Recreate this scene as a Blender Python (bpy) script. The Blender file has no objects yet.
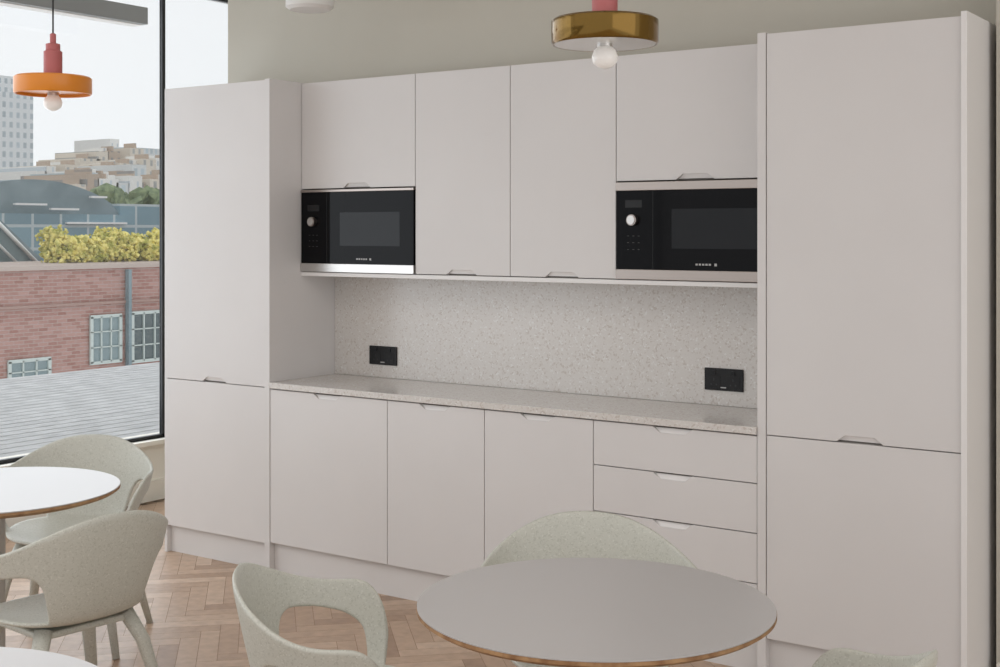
import bpy, bmesh, math, random
from mathutils import Vector, Matrix
random.seed(4)
sc = bpy.context.scene
sc.view_settings.view_transform = 'Standard'
sc.view_settings.look = 'None'

# ------------------------------------------------------------------ materials
def mat(name, col, rough=0.5, metal=0.0, spec=0.5, **kw):
    m = bpy.data.materials.new(name); m.use_nodes = True
    b = m.node_tree.nodes['Principled BSDF']
    b.inputs['Base Color'].default_value = (*col, 1)
    b.inputs['Roughness'].default_value = rough
    b.inputs['Metallic'].default_value = metal
    b.inputs['Specular IOR Level'].default_value = spec
    for k, v in kw.items():
        b.inputs[k.replace('_', ' ')].default_value = v
    return m
def nd(m, t): return m.node_tree.nodes.new(t)
def lk(m, a, b): m.node_tree.links.new(a, b)
def ramp(m, fac, stops):
    r = nd(m, 'ShaderNodeValToRGB'); e = r.color_ramp.elements
    while len(e) < len(stops): e.new(0.5)
    for el, (p, c) in zip(e, stops):
        el.position = p; el.color = (*c, 1)
    lk(m, fac, r.inputs['Fac']); return r
def bsdf(m): return m.node_tree.nodes['Principled BSDF']
def noisy(m, c1, c2, scale, detail=4, lo=.35, hi=.65):
    tc = nd(m, 'ShaderNodeTexCoord'); n = nd(m, 'ShaderNodeTexNoise')
    n.inputs['Scale'].default_value = scale; n.inputs['Detail'].default_value = detail
    lk(m, tc.outputs['Object'], n.inputs['Vector'])
    r = ramp(m, n.outputs['Fac'], [(lo, c1), (hi, c2)])
    lk(m, r.outputs['Color'], bsdf(m).inputs['Base Color']); return m

M_cab = noisy(mat('cabinet_lacquer', (.68,.66,.65), .42, spec=.35), (.665,.645,.635), (.68,.66,.65), 3)
M_edge = mat('cabinet_edge', (.78,.765,.755), .45)
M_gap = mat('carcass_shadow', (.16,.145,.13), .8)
M_lip = mat('finger_pull_lip', (.78,.76,.75), .5)
M_wall = noisy(mat('wall_paint', (.5,.47,.41), .85, spec=.2), (.53,.505,.44), (.545,.52,.455), 2)
M_cream = mat('cream_trim', (.82,.79,.72), .6)
M_white = mat('ceiling_white', (.76,.75,.73), .8)
M_frame = mat('window_frame_black', (.012,.013,.015), .4)
M_black = mat('black_plastic', (.010,.010,.011), .4, spec=.3)
M_bglass = mat('black_glass', (.004,.004,.005), .06, spec=.12)
M_steel = mat('brushed_steel', (.60,.58,.56), .30, 1.0)
M_bronze = mat('brushed_steel_warm', (.40,.35,.32), .34, 1.0)
M_bglass2 = mat('oven_window_glass', (.010,.011,.013), .05, spec=.22)
M_txt = mat('printed_mark', (.45,.45,.45), .5)
M_btn = mat('button_print', (.05,.05,.05), .5)
M_pink = mat('pendant_pink', (.46,.13,.13), .5)
M_orange = mat('pendant_orange', (.74,.25,.02), .32)
M_cord = mat('cord_black', (.01,.01,.01), .6)
M_bulb = mat('bulb_opal', (.85,.83,.8), .15, Emission_Strength=.12)
bsdf(M_bulb).inputs['Emission Color'].default_value = (1, .95, .9, 1)
M_amber = mat('pendant_amber_glass', (.17,.095,.015), .10, .65, spec=.5)
M_mirror = mat('pendant_mirror_under', (.72,.72,.70), .22, .45)
M_table = mat('laminate_top', (.46,.445,.44), .30, spec=.5)
M_ply = noisy(mat('ply_edge', (.3,.16,.07), .6), (.24,.12,.05), (.42,.25,.12), 30)
M_post = mat('table_base_paint', (.46,.45,.42), .45)
M_grey = mat('track_grey', (.27,.28,.28), .5)
M_slate = noisy(mat('roof_slate', (.12,.17,.2), .5), (.13,.19,.215), (.20,.27,.30), .8)

def speckle(name, base, dark, light, scale, rough, t=0.2):
    m = mat(name, base, rough)
    tc = nd(m, 'ShaderNodeTexCoord')
    v = nd(m, 'ShaderNodeTexVoronoi'); v.inputs['Scale'].default_value = scale
    lk(m, tc.outputs['Object'], v.inputs['Vector'])
    n = nd(m, 'ShaderNodeTexNoise'); n.inputs['Scale'].default_value = scale*.45; n.inputs['Detail'].default_value = 3
    lk(m, tc.outputs['Object'], n.inputs['Vector'])
    sep = nd(m, 'ShaderNodeSeparateColor'); lk(m, v.outputs['Color'], sep.inputs['Color'])
    r = ramp(m, sep.outputs['Red'], [(0, dark), (t, dark), (t+.02, base), (.84, base), (.86, light), (1, light)])
    mx = nd(m, 'ShaderNodeMix'); mx.data_type = 'RGBA'
    rr = ramp(m, n.outputs['Fac'], [(.42, (0,0,0)), (.58, (1,1,1))])
    lk(m, rr.outputs['Color'], mx.inputs[0])
    mx.inputs[6].default_value = (*base, 1); lk(m, r.outputs['Color'], mx.inputs[7])
    lk(m, mx.outputs[2], bsdf(m).inputs['Base Color']); return m
M_terr = speckle('terrazzo_quartz', (.64,.61,.58), (.53,.48,.44), (.72,.71,.69), 150, .2, .22)
M_chair = speckle('speckled_bioplastic', (.535,.54,.485), (.46,.465,.41), (.60,.605,.55), 260, .5, .3)

M_oak = mat('oak_parquet', (.4,.25,.15), .38)
a = nd(M_oak, 'ShaderNodeAttribute'); a.attribute_name = 'plank'
tc = nd(M_oak, 'ShaderNodeTexCoord'); n = nd(M_oak, 'ShaderNodeTexNoise')
n.inputs['Scale'].default_value = 22; n.inputs['Detail'].default_value = 6
lk(M_oak, tc.outputs['Object'], n.inputs['Vector'])
r1 = ramp(M_oak, a.outputs['Fac'], [(0, (.34,.22,.145)), (.5, (.48,.335,.235)), (1, (.60,.45,.335))])
r2 = ramp(M_oak, n.outputs['Fac'], [(.3, (.84,.83,.82)), (.7, (1.06,1.05,1.04))])
mx = nd(M_oak, 'ShaderNodeMix'); mx.data_type = 'RGBA'; mx.blend_type = 'MULTIPLY'; mx.inputs[0].default_value = 1
lk(M_oak, r1.outputs['Color'], mx.inputs[6]); lk(M_oak, r2.outputs['Color'], mx.inputs[7])
lk(M_oak, mx.outputs[2], bsdf(M_oak).inputs['Base Color'])
M_gapf = mat('floor_joint', (.25,.16,.1), .8)

M_deck = noisy(mat('weathered_deck', (.5,.49,.47), .8), (.50,.51,.52), (.64,.65,.66), 6)
M_deckgap = mat('deck_gap', (.2,.2,.2), .9)

def brickmat(name, c1, c2, mortar, scale, bw, bh, ms, axes='YZ', rough=.85):
    m = mat(name, c1, rough)
    tc = nd(m, 'ShaderNodeTexCoord'); s = nd(m, 'ShaderNodeSeparateXYZ'); c = nd(m, 'ShaderNodeCombineXYZ')
    lk(m, tc.outputs['Object'], s.inputs[0])
    lk(m, s.outputs[axes[0]], c.inputs[0]); lk(m, s.outputs[axes[1]], c.inputs[1])
    b = nd(m, 'ShaderNodeTexBrick'); lk(m, c.outputs[0], b.inputs['Vector'])
    b.inputs['Color1'].default_value = (*c1,1); b.inputs['Color2'].default_value = (*c2,1)
    b.inputs['Mortar'].default_value = (*mortar,1); b.inputs['Scale'].default_value = scale
    b.inputs['Brick Width'].default_value = bw; b.inputs['Row Height'].default_value = bh
    b.inputs['Mortar Size'].default_value = ms
    lk(m, b.outputs['Color'], bsdf(m).inputs['Base Color']); return m, b
M_brick, _ = brickmat('red_brick', (.30,.135,.11), (.42,.24,.21), (.40,.33,.31), 1, .30, .10, .008)
def facade(name, glass, wall, w, h, ms, axes='YZ'):
    m, b = brickmat(name, glass, tuple(x*1.25 for x in glass), wall, 1, w, h, ms, axes)
    b.offset = 0; return m
M_tower = facade('tower_facade', (.42,.47,.50), (.72,.74,.75), 1.6, 2.0, .45)
M_block1 = facade('block_facade_stone', (.34,.34,.33), (.66,.60,.52), .9, 1.2, .3)
M_block2 = facade('block_facade_grey', (.42,.48,.51), (.62,.64,.64), .8, 1.1, .2)
M_block3 = facade('block_facade_brown', (.26,.25,.24), (.46,.37,.30), 1.0, 1.2, .33)
M_block4 = facade('block_facade_pale', (.46,.50,.53), (.74,.73,.70), .9, 1.2, .36)
M_ggrid = facade('glasshouse_facade', (.17,.27,.32), (.46,.53,.55), 1.3, .9, .06)
M_leaf = noisy(mat('foliage', (.4,.5,.1), .8), (.38,.38,.08), (.85,.76,.26), 3.5, 6, .38, .56)
M_leafd = noisy(mat('foliage_dark', (.1,.16,.06), .8), (.10,.15,.08), (.26,.32,.17), 3, 5)
M_wht = mat('painted_white', (.75,.76,.76), .5)
M_wbar = mat('glazing_bar', (.50,.56,.54), .5)
M_bwin = mat('brick_building_glazing', (.20,.27,.29), .15)
M_dwin = mat('dark_glazing', (.07,.10,.11), .15)

M_glass = bpy.data.materials.new('window_glass'); M_glass.use_nodes = True
nt = M_glass.node_tree; nt.nodes.clear()
o = nt.nodes.new('ShaderNodeOutputMaterial'); t = nt.nodes.new('ShaderNodeBsdfTransparent')
g = nt.nodes.new('ShaderNodeBsdfGlossy'); g.inputs['Roughness'].default_value = .02
x = nt.nodes.new('ShaderNodeMixShader'); x.inputs[0].default_value = .06
t.inputs[0].default_value = (.98,.99,.995,1)
nt.links.new(t.outputs[0], x.inputs[1]); nt.links.new(g.outputs[0], x.inputs[2]); nt.links.new(x.outputs[0], o.inputs[0])

# ------------------------------------------------------------------ helpers
def empty(name, loc=(0,0,0), rz=0):
    e = bpy.data.objects.new(name, None); sc.collection.objects.link(e)
    e.location = loc; e.rotation_euler = (0,0,rz); e.empty_display_size = .1; return e
def mesh_obj(name, verts, faces, m, parent=None, smooth=False):
    me = bpy.data.meshes.new(name); me.from_pydata(verts, [], faces); me.update()
    bm = bmesh.new(); bm.from_mesh(me); bmesh.ops.recalc_face_normals(bm, faces=bm.faces); bm.to_mesh(me); bm.free()
    ob = bpy.data.objects.new(name, me); sc.collection.objects.link(ob)
    if m: me.materials.append(m)
    if parent: ob.parent = parent
    if smooth:
        for p in me.polygons: p.use_smooth = True
    return ob
def bevel(ob, w, seg=2):
    b = ob.modifiers.new('bevel', 'BEVEL'); b.width = w; b.segments = seg; b.limit_method = 'ANGLE'; return ob
def box(name, x0, x1, y0, y1, z0, z1, m, parent=None, bv=0):
    v = [(x,y,z) for x in (x0,x1) for y in (y0,y1) for z in (z0,z1)]
    f = [(0,1,3,2),(4,6,7,5),(0,4,5,1),(2,3,7,6),(0,2,6,4),(1,5,7,3)]
    ob = mesh_obj(name, v, f, m, parent)
    if bv: bevel(ob, bv)
    return ob
def lathe(name, prof, m, parent=None, seg=64, loc=(0,0,0), smooth=True, caps=True):
    vs, fs = [], []
    for r, z in prof:
        for i in range(seg):
            a = 2*math.pi*i/seg; vs.append((loc[0]+r*math.cos(a), loc[1]+r*math.sin(a), loc[2]+z))
    for k in range(len(prof)-1):
        for i in range(seg):
            j = (i+1) % seg; fs.append((k*seg+i, k*seg+j, (k+1)*seg+j, (k+1)*seg+i))
    if caps:
        fs.append(tuple(range(seg))); fs.append(tuple((len(prof)-1)*seg+i for i in range(seg)))
    ob = mesh_obj(name, vs, fs, m, parent)
    if smooth:
        for p in ob.data.polygons: p.use_smooth = len(p.vertices) == 4
        e = ob.modifiers.new('es', 'EDGE_SPLIT'); e.split_angle = math.radians(35)
    return ob
def tube(name, pts, radii, m, parent=None, seg=16, flat=1.0):
    vs, fs = [], []
    for k, (p, r) in enumerate(zip(pts, radii)):
        p = Vector(p)
        d = (Vector(pts[min(k+1, len(pts)-1)]) - Vector(pts[max(k-1, 0)])).normalized()
        u = d.cross(Vector((0,0,1)));
        if u.length < .01: u = d.cross(Vector((1,0,0)))
        u.normalize(); w = d.cross(u)
        for i in range(seg):
            a = 2*math.pi*i/seg; vs.append(tuple(p + u*math.cos(a)*r*flat + w*math.sin(a)*r))
    for k in range(len(pts)-1):
        for i in range(seg):
            j = (i+1) % seg; fs.append((k*seg+i, k*seg+j, (k+1)*seg+j, (k+1)*seg+i))
    fs.append(tuple(range(seg))); fs.append(tuple((len(pts)-1)*seg+i for i in range(seg)))
    ob = mesh_obj(name, vs, fs, m, parent)
    for p in ob.data.polygons: p.use_smooth = len(p.vertices) == 4
    return ob

# ------------------------------------------------------------------ key dimensions
YF, YU, YB = 4.383, 4.595, 4.834
TOP = 2.31

# ------------------------------------------------------------------ room
XW = -6.10
def build_floor():
    W, n = .075, 5
    x0, x1, y0, y1 = XW, 3.0, -2.5, 6.9
    vs, fs, cols = [], [], []
    c45 = math.cos(math.pi/4)
    g = .0008
    def add(ax, ay, w, h):
        q = [(ax*W+g, ay*W+g), ((ax+w)*W-g, ay*W+g), ((ax+w)*W-g, (ay+h)*W-g), (ax*W+g, (ay+h)*W-g)]
        q = [((x-y)*c45-1.5, (x+y)*c45+2.0) for x, y in q]
        if all(x < x0 or x > x1 or y < y0 or y > y1 for x, y in q): return
        q = [(min(max(x, x0), x1), min(max(y, y0), y1)) for x, y in q]
        b = len(vs); vs.extend((x, y, 0) for x, y in q); fs.append((b,b+1,b+2,b+3)); cols.append(random.gauss(.5, .2))
    for k in range(-140, 140):
        for l in range(-20, 21):
            ox, oy = k + n*l, k - n*l
            add(ox, oy, n, 1); add(ox, oy+1, 1, n)
    ob = mesh_obj('floor', vs, fs, M_oak)
    at = ob.data.attributes.new('plank', 'FLOAT', 'FACE')
    for i, c in enumerate(cols): at.data[i].value = min(1, max(0, c))
    bm = bmesh.new(); bm.from_mesh(ob.data)
    for fc in bm.faces:
        if fc.normal.z < 0: fc.normal_flip()
    q = [bm.verts.new(p) for p in ((x0,y0,-.001),(x1,y0,-.001),(x1,y1,-.001),(x0,y1,-.001))]
    f = bm.faces.new(q); f.material_index = 1
    bm.to_mesh(ob.data); bm.free(); ob.data.materials.append(M_gapf)
build_floor()
box('ceiling', XW-.2, 3, -2.5, 6.9, 3.3, 3.4, M_white)
box('wall_back', -5.11, -1.14, YB+.012, 6.9, 0, 3.3, M_wall)
box('wall_back_right', -1.14, 3, 4.64, 6.9, 0, 3.3, M_wall)
box('wall_far', XW, -5.11, 6.8, 6.9, 0, 3.3, M_wall)
box('baseboard_right', -1.135, 3, 4.62, 4.64, 0, .12, M_cream)
box('wall_left', XW-.2, XW, -2.5, 6.9, 0, .36, M_cream)
box('trim_header', XW-.2, XW, -2.5, 6.9, 3.08, 3.3, M_white)
box('baseboard_left', XW, XW+.02, -2.5, 6.8, 0, .12, M_cream)
box('trim_sill', XW-.12, XW+.05, -2.5, 6.8, .335, .36, M_cream)
w1 = empty('window_1')
ys = [-2.5, 1.4, 5.283, 6.8]
for i, y in enumerate(ys):
    box(f'mullion_{i+1}', XW-.045, XW-.02, y-.012, y+.012, .36, 3.08, M_frame, w1)
box('frame_bottom', XW-.05, XW-.02, ys[0], ys[-1], .36, .38, M_frame, w1)
box('frame_top', XW-.05, XW-.02, ys[0], ys[-1], 3.05, 3.08, M_frame, w1)
for i in range(3):
    box(f'pane_{i+1}', XW-.038, XW-.032, ys[i]+.012, ys[i+1]-.012, .38, 3.05, M_glass, w1)

# ------------------------------------------------------------------ cabinets
def door(name, x0, x1, z0, z1, yf, parent, notch=None, th=.02, g=.0018, nw=.165, nh=.022):
    x0 += g; x1 -= g; z0 += g; z1 -= g
    xc = (x0+x1)/2; h = nw/2; s = .03
    if notch == 'top':
        poly = [(x0,z0),(x1,z0),(x1,z1),(xc+h,z1),(xc+h-s,z1-nh),(xc-h+s,z1-nh),(xc-h,z1),(x0,z1)]
    elif notch == 'bottom':
        poly = [(x0,z0),(xc-h,z0),(xc-h+s,z0+nh),(xc+h-s,z0+nh),(xc+h,z0),(x1,z0),(x1,z1),(x0,z1)]
    else: poly = [(x0,z0),(x1,z0),(x1,z1),(x0,z1)]
    n = len(poly)
    vs = [(x,yf,z) for x,z in poly] + [(x,yf+th,z) for x,z in poly]
    fs = [tuple(range(n)), tuple(range(2*n-1, n-1, -1))] + [(i,(i+1)%n,(i+1)%n+n,i+n) for i in range(n)]
    ob = bevel(mesh_obj(name, vs, fs, M_cab, parent), .0012, 2)
    if notch:
        if notch == 'top': za, zb = z1-nh-.004, z1-.004
        else: za, zb = z0+nh+.004, z0+.004
        vs = [(xc-h+.004, yf+.003, za),(xc+h-.004, yf+.003, za),(xc+h-.004, yf+.014, zb),(xc-h+.004, yf+.014, zb),
              (xc-h+.004, yf+.018, za),(xc+h-.004, yf+.018, za),(xc+h-.004, yf+.0185, zb),(xc-h+.004, yf+.0185, zb)]
        mesh_obj(name+'_pull', vs, [(0,1,2,3),(4,5,6,7),(0,1,5,4),(2,3,7,6),(1,2,6,5),(0,3,7,4)], M_lip, parent)
    return ob

tl = empty('tall_cabinet')
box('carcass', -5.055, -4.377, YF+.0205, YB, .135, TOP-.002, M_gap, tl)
box('side_left', -5.075, -5.056, YF+.003, YB, 0, TOP, M_cab, tl, .001)
box('side_right', -4.375, -4.343, YF-.003, YB, 0, TOP+.003, M_cab, tl, .001)
box('top_panel', -5.056, -4.375, YF+.0205, YB, TOP-.002, TOP, M_cab, tl)
door('door_upper', -5.056, -4.375, .867, TOP, YF, tl, 'bottom')
door('door_lower', -5.056, -4.375, .135, .867, YF, tl)
box('plinth', -5.056, -4.375, YF+.03, YF+.05, 0, .133, M_cab, tl)
tr = empty('tall_cabinet')
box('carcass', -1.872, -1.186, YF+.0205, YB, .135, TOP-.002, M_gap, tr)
box('side_left', -1.905, -1.873, YF-.003, YB, 0, TOP+.003, M_cab, tr, .001)
box('side_right', -1.186, -1.166, YF-.012, YB, 0, TOP+.012, M_edge, tr, .001)
box('top_panel', -1.873, -1.186, YF+.0205, YB, TOP-.002, TOP, M_cab, tr)
door('door_upper', -1.872, -1.187, .867, TOP, YF, tr, 'bottom')
door('door_lower', -1.872, -1.187, .135, .867, YF, tr)
box('plinth', -1.873, -1.186, YF+.03, YF+.05, 0, .133, M_cab, tr)
XL, XR = -4.342, -1.906
bc = empty('base_cabinet_run')
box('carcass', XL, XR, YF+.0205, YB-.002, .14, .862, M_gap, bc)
xs = [XL, -3.633, -3.114, -2.592]
for i in range(3): door(f'door_{i+1}', xs[i], xs[i+1], .143, .862, YF, bc, 'top')
zz = [.862, .688, .508, .326, .143]
for i in range(4): door(f'drawer_{i+1}', -2.592, XR, zz[i+1], zz[i], YF, bc, 'top')
box('plinth', XL, XR, YF+.03, YF+.05, 0, .14, M_cab, bc)
ct = box('countertop', XL, XR, YF-.012, YB-.002, .866, .893, M_terr, None, .0015)
sp = box('splashback', XL, XR, YB-.001, YB+.011, .894, 1.40, M_terr)
wc = empty('wall_cabinet_run')
ux = [XL, -3.646, -3.129, -2.61, XR]
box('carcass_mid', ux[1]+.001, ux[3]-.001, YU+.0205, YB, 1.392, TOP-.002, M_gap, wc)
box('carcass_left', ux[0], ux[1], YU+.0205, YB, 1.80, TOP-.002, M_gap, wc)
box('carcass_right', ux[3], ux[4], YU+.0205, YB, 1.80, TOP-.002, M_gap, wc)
box('top_panel', ux[0], ux[4], YU+.0205, YB, TOP-.002, TOP, M_cab, wc)
box('bottom_shelf', ux[0], ux[4], YU-.002, YB, 1.385, 1.403, M_edge, wc, .001)
door('door_1', ux[0], ux[1], 1.80, TOP, YU, wc, 'bottom')
door('door_2', ux[1], ux[2], 1.405, TOP, YU, wc, 'bottom')
door('door_3', ux[2], ux[3], 1.405, TOP, YU, wc, 'bottom')
door('door_4', ux[3], ux[4], 1.80, TOP, YU, wc, 'bottom')

def disc_y(name, cx, y0, y1, cz, r, m, parent, seg=32):
    vs = [(cx+r*math.cos(2*math.pi*i/seg), y, cz+r*math.sin(2*math.pi*i/seg)) for y in (y0,y1) for i in range(seg)]
    fs = [tuple(range(seg)), tuple(range(2*seg-1, seg-1, -1))]+[(i,(i+1)%seg,(i+1)%seg+seg,i+seg) for i in range(seg)]
    return mesh_obj(name, vs, fs, m, parent)
def microwave(x0, x1, tt, mt, mb):
    e = empty('microwave_oven')
    z0, z1 = 1.406, 1.796; w = x1-x0
    box('body', x0+.004, x1-.004, YU+.012, YB-.005, z0, z1, M_black, e)
    box('glass_front', x0+.004, x1-.004, YU-.006, YU+.012, z0+.040, z1-tt, M_bglass, e, .001)
    box('trim_bottom', x0+.002, x1-.002, YU-.010, YU+.012, z0, z0+.040, mb, e, .0015)
    box('trim_top', x0+.002, x1-.002, YU-.010, YU+.012, z1-tt, z1, mt, e, .0015)
    cz = (z0+z1)/2+.008
    wx0, wx1, wz0, wz1 = x0+w*.36, x0+w*.88, cz-.078, cz+.078
    box('oven_window', wx0, wx1, YU-.0068, YU-.006, wz0, wz1, M_bglass2, e)
    box('door_seam', x0+w*.24, x0+w*.243, YU-.0066, YU-.006, z0+.04, z1-tt-.002, M_black, e)
    disc_y('knob', x0+.082, YU-.026, YU-.006, cz+.035, .022, M_bronze, e)
    disc_y('knob_cap', x0+.082, YU-.030, YU-.026, cz+.035, .017, M_steel, e)
    box('display', x0+.045, x0+.12, YU-.0068, YU-.006, cz+.085, cz+.115, M_black, e)
    for i in range(3):
        for j in range(3):
            box(f'button_{i}{j}', x0+.054+i*.024, x0+.062+i*.024, YU-.0070, YU-.006, cz-.03-j*.027, cz-.028-j*.027, M_btn, e)
    xm = x0+w*.55
    for i in range(5):
        box(f'mark_{i}', xm-.03+i*.014, xm-.021+i*.014, YU-.0068, YU-.006, z0+.060, z0+.067, M_txt, e)
    box('mark_box', xm+.05, xm+.060, YU-.0068, YU-.006, z0+.058, z0+.068, M_txt, e)
microwave(ux[0], ux[1]-.001, .012, M_bronze, M_steel); microwave(ux[3]+.001, ux[4], .034, M_bronze, M_bronze)

def socket(xc, zc):
    e = empty('power_socket')
    y = YB-.001
    box('plate', xc-.085, xc+.085, y-.009, y, zc-.045, zc+.045, M_black, e, .003)
    for s in (-1, 1):
        cx = xc+s*.042
        box(f'outlet_face_{s}', cx-.028, cx+.028, y-.0105, y-.009, zc-.035, zc+.015, M_black, e, .001)
        box(f'switch_{s}', cx-.008, cx+.008, y-.013, y-.009, zc+.02, zc+.036, M_black, e, .001)
        for dx in (-.011, .011):
            box(f'pin_{s}{dx}', cx+dx-.003, cx+dx+.003, y-.0108, y-.0105, zc-.024, zc-.018, M_frame, e)
        box(f'earth_{s}', cx-.002, cx+.002, y-.0108, y-.0105, zc-.006, zc+.004, M_frame, e)
    box('usb_insert', xc-.012, xc+.012, y-.0105, y-.009, zc-.034, zc-.030, M_txt, e)
socket(-4.028, 1.0); socket(-2.244, 1.0)

# ------------------------------------------------------------------ pendants
def pendant(x, y, z, glassy):
    e = empty('pendant_lamp', (x,y,z))
    R = .15; m = M_amber if glassy else M_orange
    hh = .036 if glassy else .035
    lathe('shade', [(.03,hh),(R-.008,hh),(R,hh-.006),(R,-hh+.006),(R-.004,-hh),(R-.008,-hh),(R-.008,-hh+.012),(.03,-hh+.012)], m, e, 96)
    if glassy:
        lathe('shade_underside', [(.03,-hh+.006),(R-.0085,-hh+.006),(R-.0085,-hh+.0005),(.03,-hh+.0005)], M_mirror, e, 96)
    lathe('neck', [(.036,hh),(.036,hh+.10),(.028,hh+.105),(.028,hh+.13),(.012,hh+.135),(.012,hh+.17),(.004,hh+.175)], M_pink, e, 32)
    lathe('lamp_holder', [(.022,-hh+.008),(.022,-hh-.006),(.016,-hh-.010)], M_steel, e, 32)
    lathe('bulb', [(.012,-hh-.0),(.020,-hh-.005),(.031,-hh-.016),(.037,-hh-.034),(.033,-hh-.051),(.02,-hh-.063),(.004,-hh-.068)], M_bulb, e, 32)
    lathe('cord', [(.0035,hh+.17),(.0035,3.3-z-.02)], M_cord, e, 10)
    lathe('canopy', [(.05,3.3-z-.025),(.05,3.3-z)], m, e, 32)
pendant(-1.83, 3.158, 2.157, True)
pendant(-4.43, 3.257, 2.182, False)

# ------------------------------------------------------------------ tables
def table(x, y, R=.405):
    e = empty('round_table', (x,y,0), .4)
    z = .742
    lathe('top_laminate', [(R-.004,z-.004),(R-.001,z-.003),(R-.001,z-.0005),(R-.002,z)], M_table, e, 128)
    lathe('top_core', [(R-.035,z-.026),(R-.012,z-.019),(R,z-.011),(R,z-.0035),(R-.004,z-.0035)], M_ply, e, 128)
    lathe('mount', [(.11,z-.04),(.11,z-.026)], M_post, e, 48)
    lathe('column', [(.036,.03),(.036,z-.04)], M_post, e, 48)
    for i in range(4):
        a = i*math.pi/2
        tube(f'foot_{i+1}', [(0.02*math.cos(a),.02*math.sin(a),.045),(.2*math.cos(a),.2*math.sin(a),.03),(.33*math.cos(a),.33*math.sin(a),.014)], [.024,.018,.012], M_post, e)
table(-1.530, 2.595, .412); table(-3.85, 2.60); table(-2.19, 1.26)

# ------------------------------------------------------------------ chairs
def sgp(v, p): return math.copysign(abs(v)**p, v)
ZR = .445
def build_chair_mesh():
    bm = bmesh.new()
    def rim(ph):
        s, c = math.sin(ph), math.cos(ph)
        front = max(0, -c)
        return Vector((.232*sgp(s,.8), -.205*sgp(c,.8), ZR - .022*front**1.5))
    D0, D1 = 89, 111
    def ztop(d):
        a = abs(d)
        z = .652 + .112*(0.5+0.5*math.cos(math.pi*min(a,85)/85))
        if a > D0:
            s = min(1, (a-D0)/(D1-D0)); z -= .200*(1-math.sqrt(max(0, 1-s*s)))
        return z
    def S(d, v):
        ph = math.radians(d); r0 = rim(ph)
        s, c = math.sin(ph), math.cos(ph)
        zt = ztop(d)
        full = (zt-ZR)/.32
        ex = .305*sgp(s,.86); ey = -(.265 if c > 0 else .27)*sgp(c,.86)
        w = min(1, v)**.75
        hfac = min(1, (zt-ZR)/.20)
        x = r0.x + (ex-r0.x)*w*hfac; y = r0.y + (ey-r0.y)*w*hfac
        if c > 0: y -= .018*full*v*c
        return Vector((x, y, r0.z + (zt-r0.z)*v))
    step = 2
    rings = [1, .93, .8, .6, .4, .2]
    prev = None
    for f in rings:
        ring = []
        for d in range(-180, 180, step):
            r = rim(math.radians(d)); p = Vector((r.x*f, r.y*f, 0))
            dish = .032*(1-f**2.2)
            p.z = ZR-.028 + (r.z-ZR+.028)*f**3 - dish*.3
            ring.append(bm.verts.new(p))
        if prev:
            n = len(ring)
            for i in range(n):
                bm.faces.new((prev[i], prev[(i+1)%n], ring[(i+1)%n], ring[i]))
        prev = ring
    bm.faces.new(prev)
    h1, h2 = 36, 98
    nv = 9
    def vb(d):
        a = abs(d)
        if a <= h1 or a >= h2: return 0
        s = (a-h1)/(h2-h1); q = abs(2*s-1)
        zt = ztop(d); vm = 1 - .072/(zt-ZR) if a < 90 else 1-.072/.2
        vm = max(vm, .3)
        if a < 70: vm = vm - .12*((70-a)/34)
        return vm*(1-q**3.2)**(1/2.6)
    cols = []
    for d in range(-110, 111, step):
        b = vb(d)
        cols.append([bm.verts.new(S(d, b+(1-b)*k/(nv-1))) for k in range(nv)])
    for i in range(len(cols)-1):
        for k in range(nv-1):
            bm.faces.new((cols[i][k], cols[i+1][k], cols[i+1][k+1], cols[i][k+1]))
    bmesh.ops.remove_doubles(bm, verts=bm.verts, dist=.0006)
    bmesh.ops.recalc_face_normals(bm, faces=bm.faces)
    me = bpy.data.meshes.new('shell'); bm.to_mesh(me); bm.free()
    for p in me.polygons: p.use_smooth = True
    me.materials.append(M_chair)
    return me
shell_me = build_chair_mesh()
def chair(x, y, fx, fy):
    rz = math.atan2(fy, fx) - math.pi/2
    e = empty('dining_chair', (x,y,0), rz)
    ob = bpy.data.objects.new('shell', shell_me); sc.collection.objects.link(ob); ob.parent = e
    s = ob.modifiers.new('sol','SOLIDIFY'); s.thickness = .014; s.offset = 0
    ss = ob.modifiers.new('sub','SUBSURF'); ss.levels = 1; ss.render_levels = 1
    for i, (sx, sy) in enumerate(((-1,-1),(1,-1),(-1,1),(1,1))):
        tube(f'leg_{i+1}', [(sx*.14, sy*.12, .410),(sx*.18, sy*.155, .32),(sx*.245, sy*.215+(-.02 if sy<0 else 0), 0)], [.024,.021,.012], M_chair, e, 16, 1.15)
    box('underframe', -.16, .16, -.14, .14, .385, .406, M_chair, e, .008)
chair(-3.42, 2.555, -1, .10)         # left table, near side
chair(-4.27, 3.22, .42, -.62)        # left table, window side
chair(-1.85, 3.11, .42, -.62)        # right table, cabinet side
chair(-2.155, 2.455, .77, .64)       # right table, left side
chair(-1.05, 2.575, -1, .05)         # right table, right side

# ------------------------------------------------------------------ suspended things
lt = empty('linear_ceiling_light')
box('housing', -5.90, -5.76, 1.0, 4.86, 2.755, 2.85, M_grey, lt, .004)
box('diffuser', -5.87, -5.79, 1.02, 4.84, 2.750, 2.756, M_white, lt)
for y in (1.6, 4.3): lathe(f'wire_{y}', [(.004,2.85),(.004,3.3)], M_cord, lt, 8, (-5.83,y,0))
ps = empty('round_ceiling_unit')  # round white drum hung below the ceiling, purpose not identified
lathe('drum', [(.09,2.600),(.108,2.613),(.108,2.80),(.09,2.81)], M_white, ps, 48, (-4.06,4.35,0))
lathe('stem', [(.012,2.81),(.012,3.3)], M_white, ps, 16, (-4.06,4.35,0))

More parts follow.
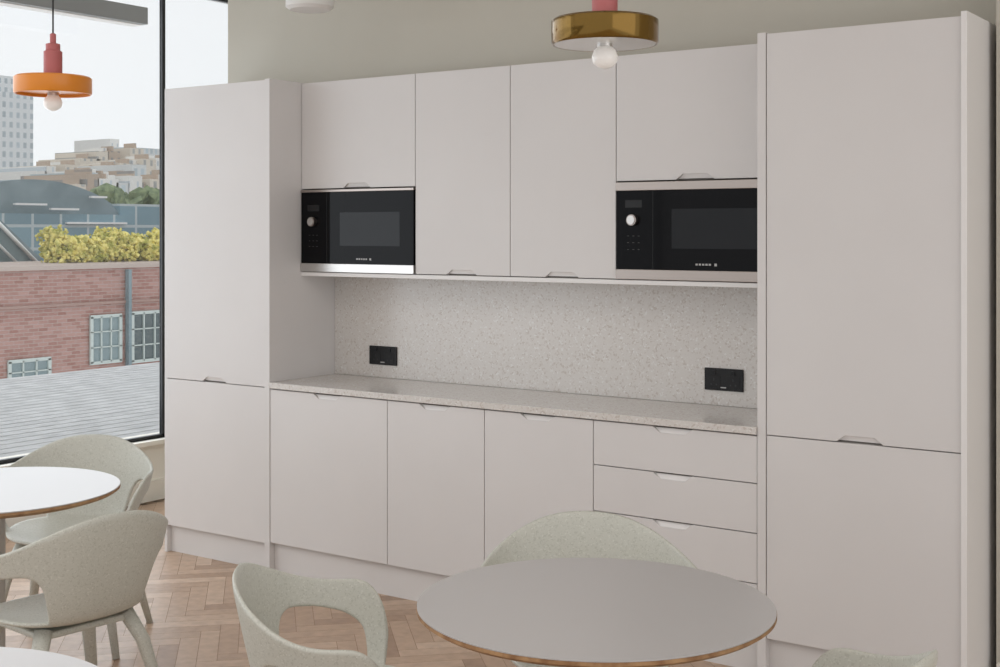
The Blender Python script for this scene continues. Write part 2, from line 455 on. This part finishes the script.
# ------------------------------------------------------------------ outside
def deck():
    vs, fs = [], []
    x = XW-.32; w = .16
    while x > -11.3:
        b = len(vs)
        for xx in (x, x-w+.022):
            for z in (.10,.14):
                for y in (-6, 22): vs.append((xx,y,z))
        fs += [(b,b+1,b+3,b+2),(b+4,b+6,b+7,b+5),(b+2,b+3,b+7,b+6),(b,b+4,b+5,b+1)]
        x -= w
    ob = mesh_obj('deck_terrace', vs, fs, M_deck)
    box('deck_base', -11.3, XW-.3, -6, 22, -.1, .09, M_deckgap, ob)
deck()
bb = empty('brick_warehouse')
box('facade', -35, -30, 0, 60, -20, .55, M_brick, bb)
box('coping', -35, -29.9, 0, 60, .55, .66, mat('stone_coping', (.46,.38,.34), .8), bb)
box('band', -30.0, -29.92, 0, 60, -.45, -.38, mat('brick_band', (.34,.22,.19), .8), bb)
def bwin(y0, y1, z0, z1, k, m=M_bwin):
    box(f'glazing_{k}', -30.02, -29.97, y0, y1, z0, z1, m, bb)
    mb = M_wbar
    for j in range(4):
        yy = y0+(y1-y0)*j/3; ww = .05 if j in (0,3) else .02
        box(f'wbar_v{k}{j}', -29.97, -29.92, yy-ww, yy+ww, z0, z1, mb, bb)
    for j in range(4):
        z = z0+(z1-z0)*j/3; ww = .045 if j in (0,3) else .016
        box(f'wbar_h{k}{j}', -29.97, -29.92, y0-.04, y1+.04, z-ww, z+ww, mb, bb)
def Yat(px, X):
    u = (px-500)/1300; return X*(.822+.569*u)/(-.569+.822*u)
def Zat(px, py, X):
    u = (px-500)/1300; t = X/(-.569+.822*u); return 1.6-(py-231)/1300*t
XB = -30
bwin(Yat(90,XB), Yat(119,XB), Zat(104,362,XB), Zat(104,316,XB), 1)
bwin(Yat(131,XB), Yat(164,XB), Zat(148,360,XB), Zat(148,312,XB), 2, M_dwin)
bwin(Yat(8,XB), Yat(48,XB), Zat(28,394,XB), Zat(28,360,XB), 3)
box('downpipe', -29.95, -29.8, Yat(124,XB), Yat(127,XB), -12, .5, M_slate, bb)
def blob_mass(name, m, x0, x1, y0, y1, z0, zf, n, r0, r1):
    bm = bmesh.new()
    for i in range(n):
        y = random.uniform(y0,y1)
        z1 = zf(y) if callable(zf) else zf
        M = Matrix.Translation((random.uniform(x0,x1), y, z0+(z1-z0)*random.random()**.8)) @ Matrix.Scale(random.uniform(r0,r1),4)
        res = bmesh.ops.create_icosphere(bm, subdivisions=1, radius=1, matrix=M)
        for v in res['verts']:
            v.co += Vector((random.uniform(-1,1),random.uniform(-1,1),random.uniform(-1,1)))*r0*.8
    me = bpy.data.meshes.new(name); bm.to_mesh(me); bm.free(); me.materials.append(m)
    ob = bpy.data.objects.new(name, me); sc.collection.objects.link(ob); return ob
zt = Zat(100,238,-32)
blob_mass('roof_hedge', M_leaf, -33.2, -32.2, Yat(62,-32), Yat(185,-32), .68,
          lambda y: zt + .15*math.sin(y*2.7)+.10*math.sin(y*6.1)+random.uniform(-.1,.14), 3600, .03, .09)
gh = empty('glass_roof_building')
X = -44
def barrel(name, y0, y1, z0, zs, zt, X0, X1, m):
    N = 24
    prof = [(y0, z0)] + [(y0+(y1-y0)*i/N, zs+(zt-zs)*math.sin(math.pi*i/N)**.6) for i in range(N+1)] + [(y1, z0)]
    n = len(prof)
    vs = [(X0,y,z) for y,z in prof]+[(X1,y,z) for y,z in prof]
    fs = [tuple(range(n)), tuple(range(2*n-1,n-1,-1))]+[(i,(i+1)%n,(i+1)%n+n,i+n) for i in range(n)]
    return mesh_obj(name, vs, fs, m, gh)
barrel('barrel_vault', Yat(-60,X), Yat(118,X), -4, Zat(50,212,X), Zat(50,180,X), X, X-14, M_slate)
box('front_glazing', X+.0, X+.3, Yat(-60,X), Yat(130,X), -20, Zat(50,214,X), M_ggrid, gh)
box('wing', X-12, X+.1, Yat(118,X), Yat(170,X), -20, Zat(130,204,X), M_ggrid, gh)
for i, (a, b, c) in enumerate(((8, 40, 203), (44, 72, 208), (84, 100, 196), (60, 120, 222))):
    box(f'beam_{i}', X+.3, X+.45, Yat(a,X), Yat(b,X), Zat(a,c+2,X), Zat(a,c,X), M_wht, gh)
X2 = -36
ga = empty('gable_rooflight')
def strip(name, p, q, w, m):
    (px,py),(qx,qy) = p,q
    A = Vector((X2, Yat(px,X2), Zat(px,py,X2))); B = Vector((X2, Yat(qx,X2), Zat(qx,qy,X2)))
    tube(name, [tuple(A), tuple(B)], [w,w], m, ga, 4)
mesh_obj('slope', [(X2-.1,Yat(-60,X2),-2),(X2-.1,Yat(50,X2),-2),(X2-.1,Yat(46,X2),Zat(46,262,X2)),(X2-.1,Yat(-12,X2),Zat(-12,206,X2)),(X2-.1,Yat(-60,X2),Zat(-60,206,X2))], [(0,1,2,3,4)], M_slate, ga)
strip('ridge_bar', (-20,204), (38,264), .07, M_wht); strip('ridge_bar_2', (-20,226), (20,266), .05, M_wht)
cb = empty('city_skyline')
def block(name, X, pa, pb, pt, m, depth=8):
    box(name, X-depth, X, Yat(pa,X), Yat(pb,X), -20, Zat((pa+pb)/2, pt, X), m, cb)
block('tower', -230, -20, 33, 92, M_tower, 20)
block('tower_core', -255, -20, 16, 75, M_tower, 20)
block('block_h', -150, 110, 119, 139, M_block4)
block('block_e', -142, 128, 190, 149, M_block2)
rb = random.Random(11); mats = [M_block1, M_block2, M_block3, M_block4, M_block1]
k = 0
for X_, base, var in ((-128, 166, 9), (-112, 174, 9), (-98, 182, 8), (-85, 191, 7)):
    px = 34 + rb.uniform(0, 8)
    while px < 165:
        w_ = rb.uniform(9, 24)
        lift = 10 if px > 80 else 0
        top = base - lift + rb.uniform(-var, var)
        block(f'house_{k}', X_, px, px+w_, top, mats[rb.randrange(5)])
        if rb.random() < .7: block(f'chimney_{k}', X_-.5, px+w_*.3, px+w_*.3+2, top-5, M_block3, 2)
        if rb.random() < .5: block(f'penthouse_{k}', X_-1, px+w_*.5, px+w_*.85, top-3.5, M_block4, 4)
        px += w_*rb.uniform(.8, 1.05); k += 1
blob_mass('tree_line', M_leafd, -70, -62, Yat(-40,-66), Yat(180,-66), -1, Zat(80,197,-66), 700, .35, .9)
gr = box('street_ground', -400, -36.5, -150, 500, -20.3, -20.05, mat('street', (.2,.2,.2), .9))

# ------------------------------------------------------------------ light
w = bpy.data.worlds.new('overcast'); sc.world = w; w.use_nodes = True
wn = w.node_tree; bg = wn.nodes['Background']
tcw = wn.nodes.new('ShaderNodeTexCoord'); sp_ = wn.nodes.new('ShaderNodeSeparateXYZ'); rw = wn.nodes.new('ShaderNodeValToRGB')
wn.links.new(tcw.outputs['Generated'], sp_.inputs[0]); wn.links.new(sp_.outputs['Z'], rw.inputs[0])
rw.color_ramp.elements[0].color = (.93,.945,.96,1); rw.color_ramp.elements[0].position = 0
rw.color_ramp.elements[1].color = (.98,.985,1,1); rw.color_ramp.elements[1].position = .3
wn.links.new(rw.outputs[0], bg.inputs['Color']); bg.inputs['Strength'].default_value = 1.05

def area(name, loc, rot, sx, sy, power, col):
    l = bpy.data.lights.new(name, 'AREA'); l.shape = 'RECTANGLE'; l.size = sx; l.size_y = sy; l.energy = power; l.color = col
    o = bpy.data.objects.new(name, l); sc.collection.objects.link(o); o.location = loc; o.rotation_euler = rot; return o
area('window_daylight', (XW-.35, 2.4, 1.75), (0, -math.radians(90), 0), 2.5, 7.5, 95, (.90,.95,1))
area('side_window_daylight', (3.3, 1.0, 1.7), (0, math.radians(90), 0), 2.6, 5.5, 45, (1,.97,.95))
area('added_ceiling_fill', (-2.6, 1.0, 3.25), (0,0,0), 5, 2.5, 42, (1,.96,.92))  # added warm fill from above to balance the room, not an actual fixture

# ------------------------------------------------------------------ camera
cam = bpy.data.cameras.new('camera'); co = bpy.data.objects.new('camera', cam); sc.collection.objects.link(co)
co.location = (0,0,1.6); co.rotation_euler = (math.radians(90), 0, math.radians(34.7))
cam.sensor_width = 36; cam.lens = 46.8; cam.shift_y = -.1025
sc.camera = co
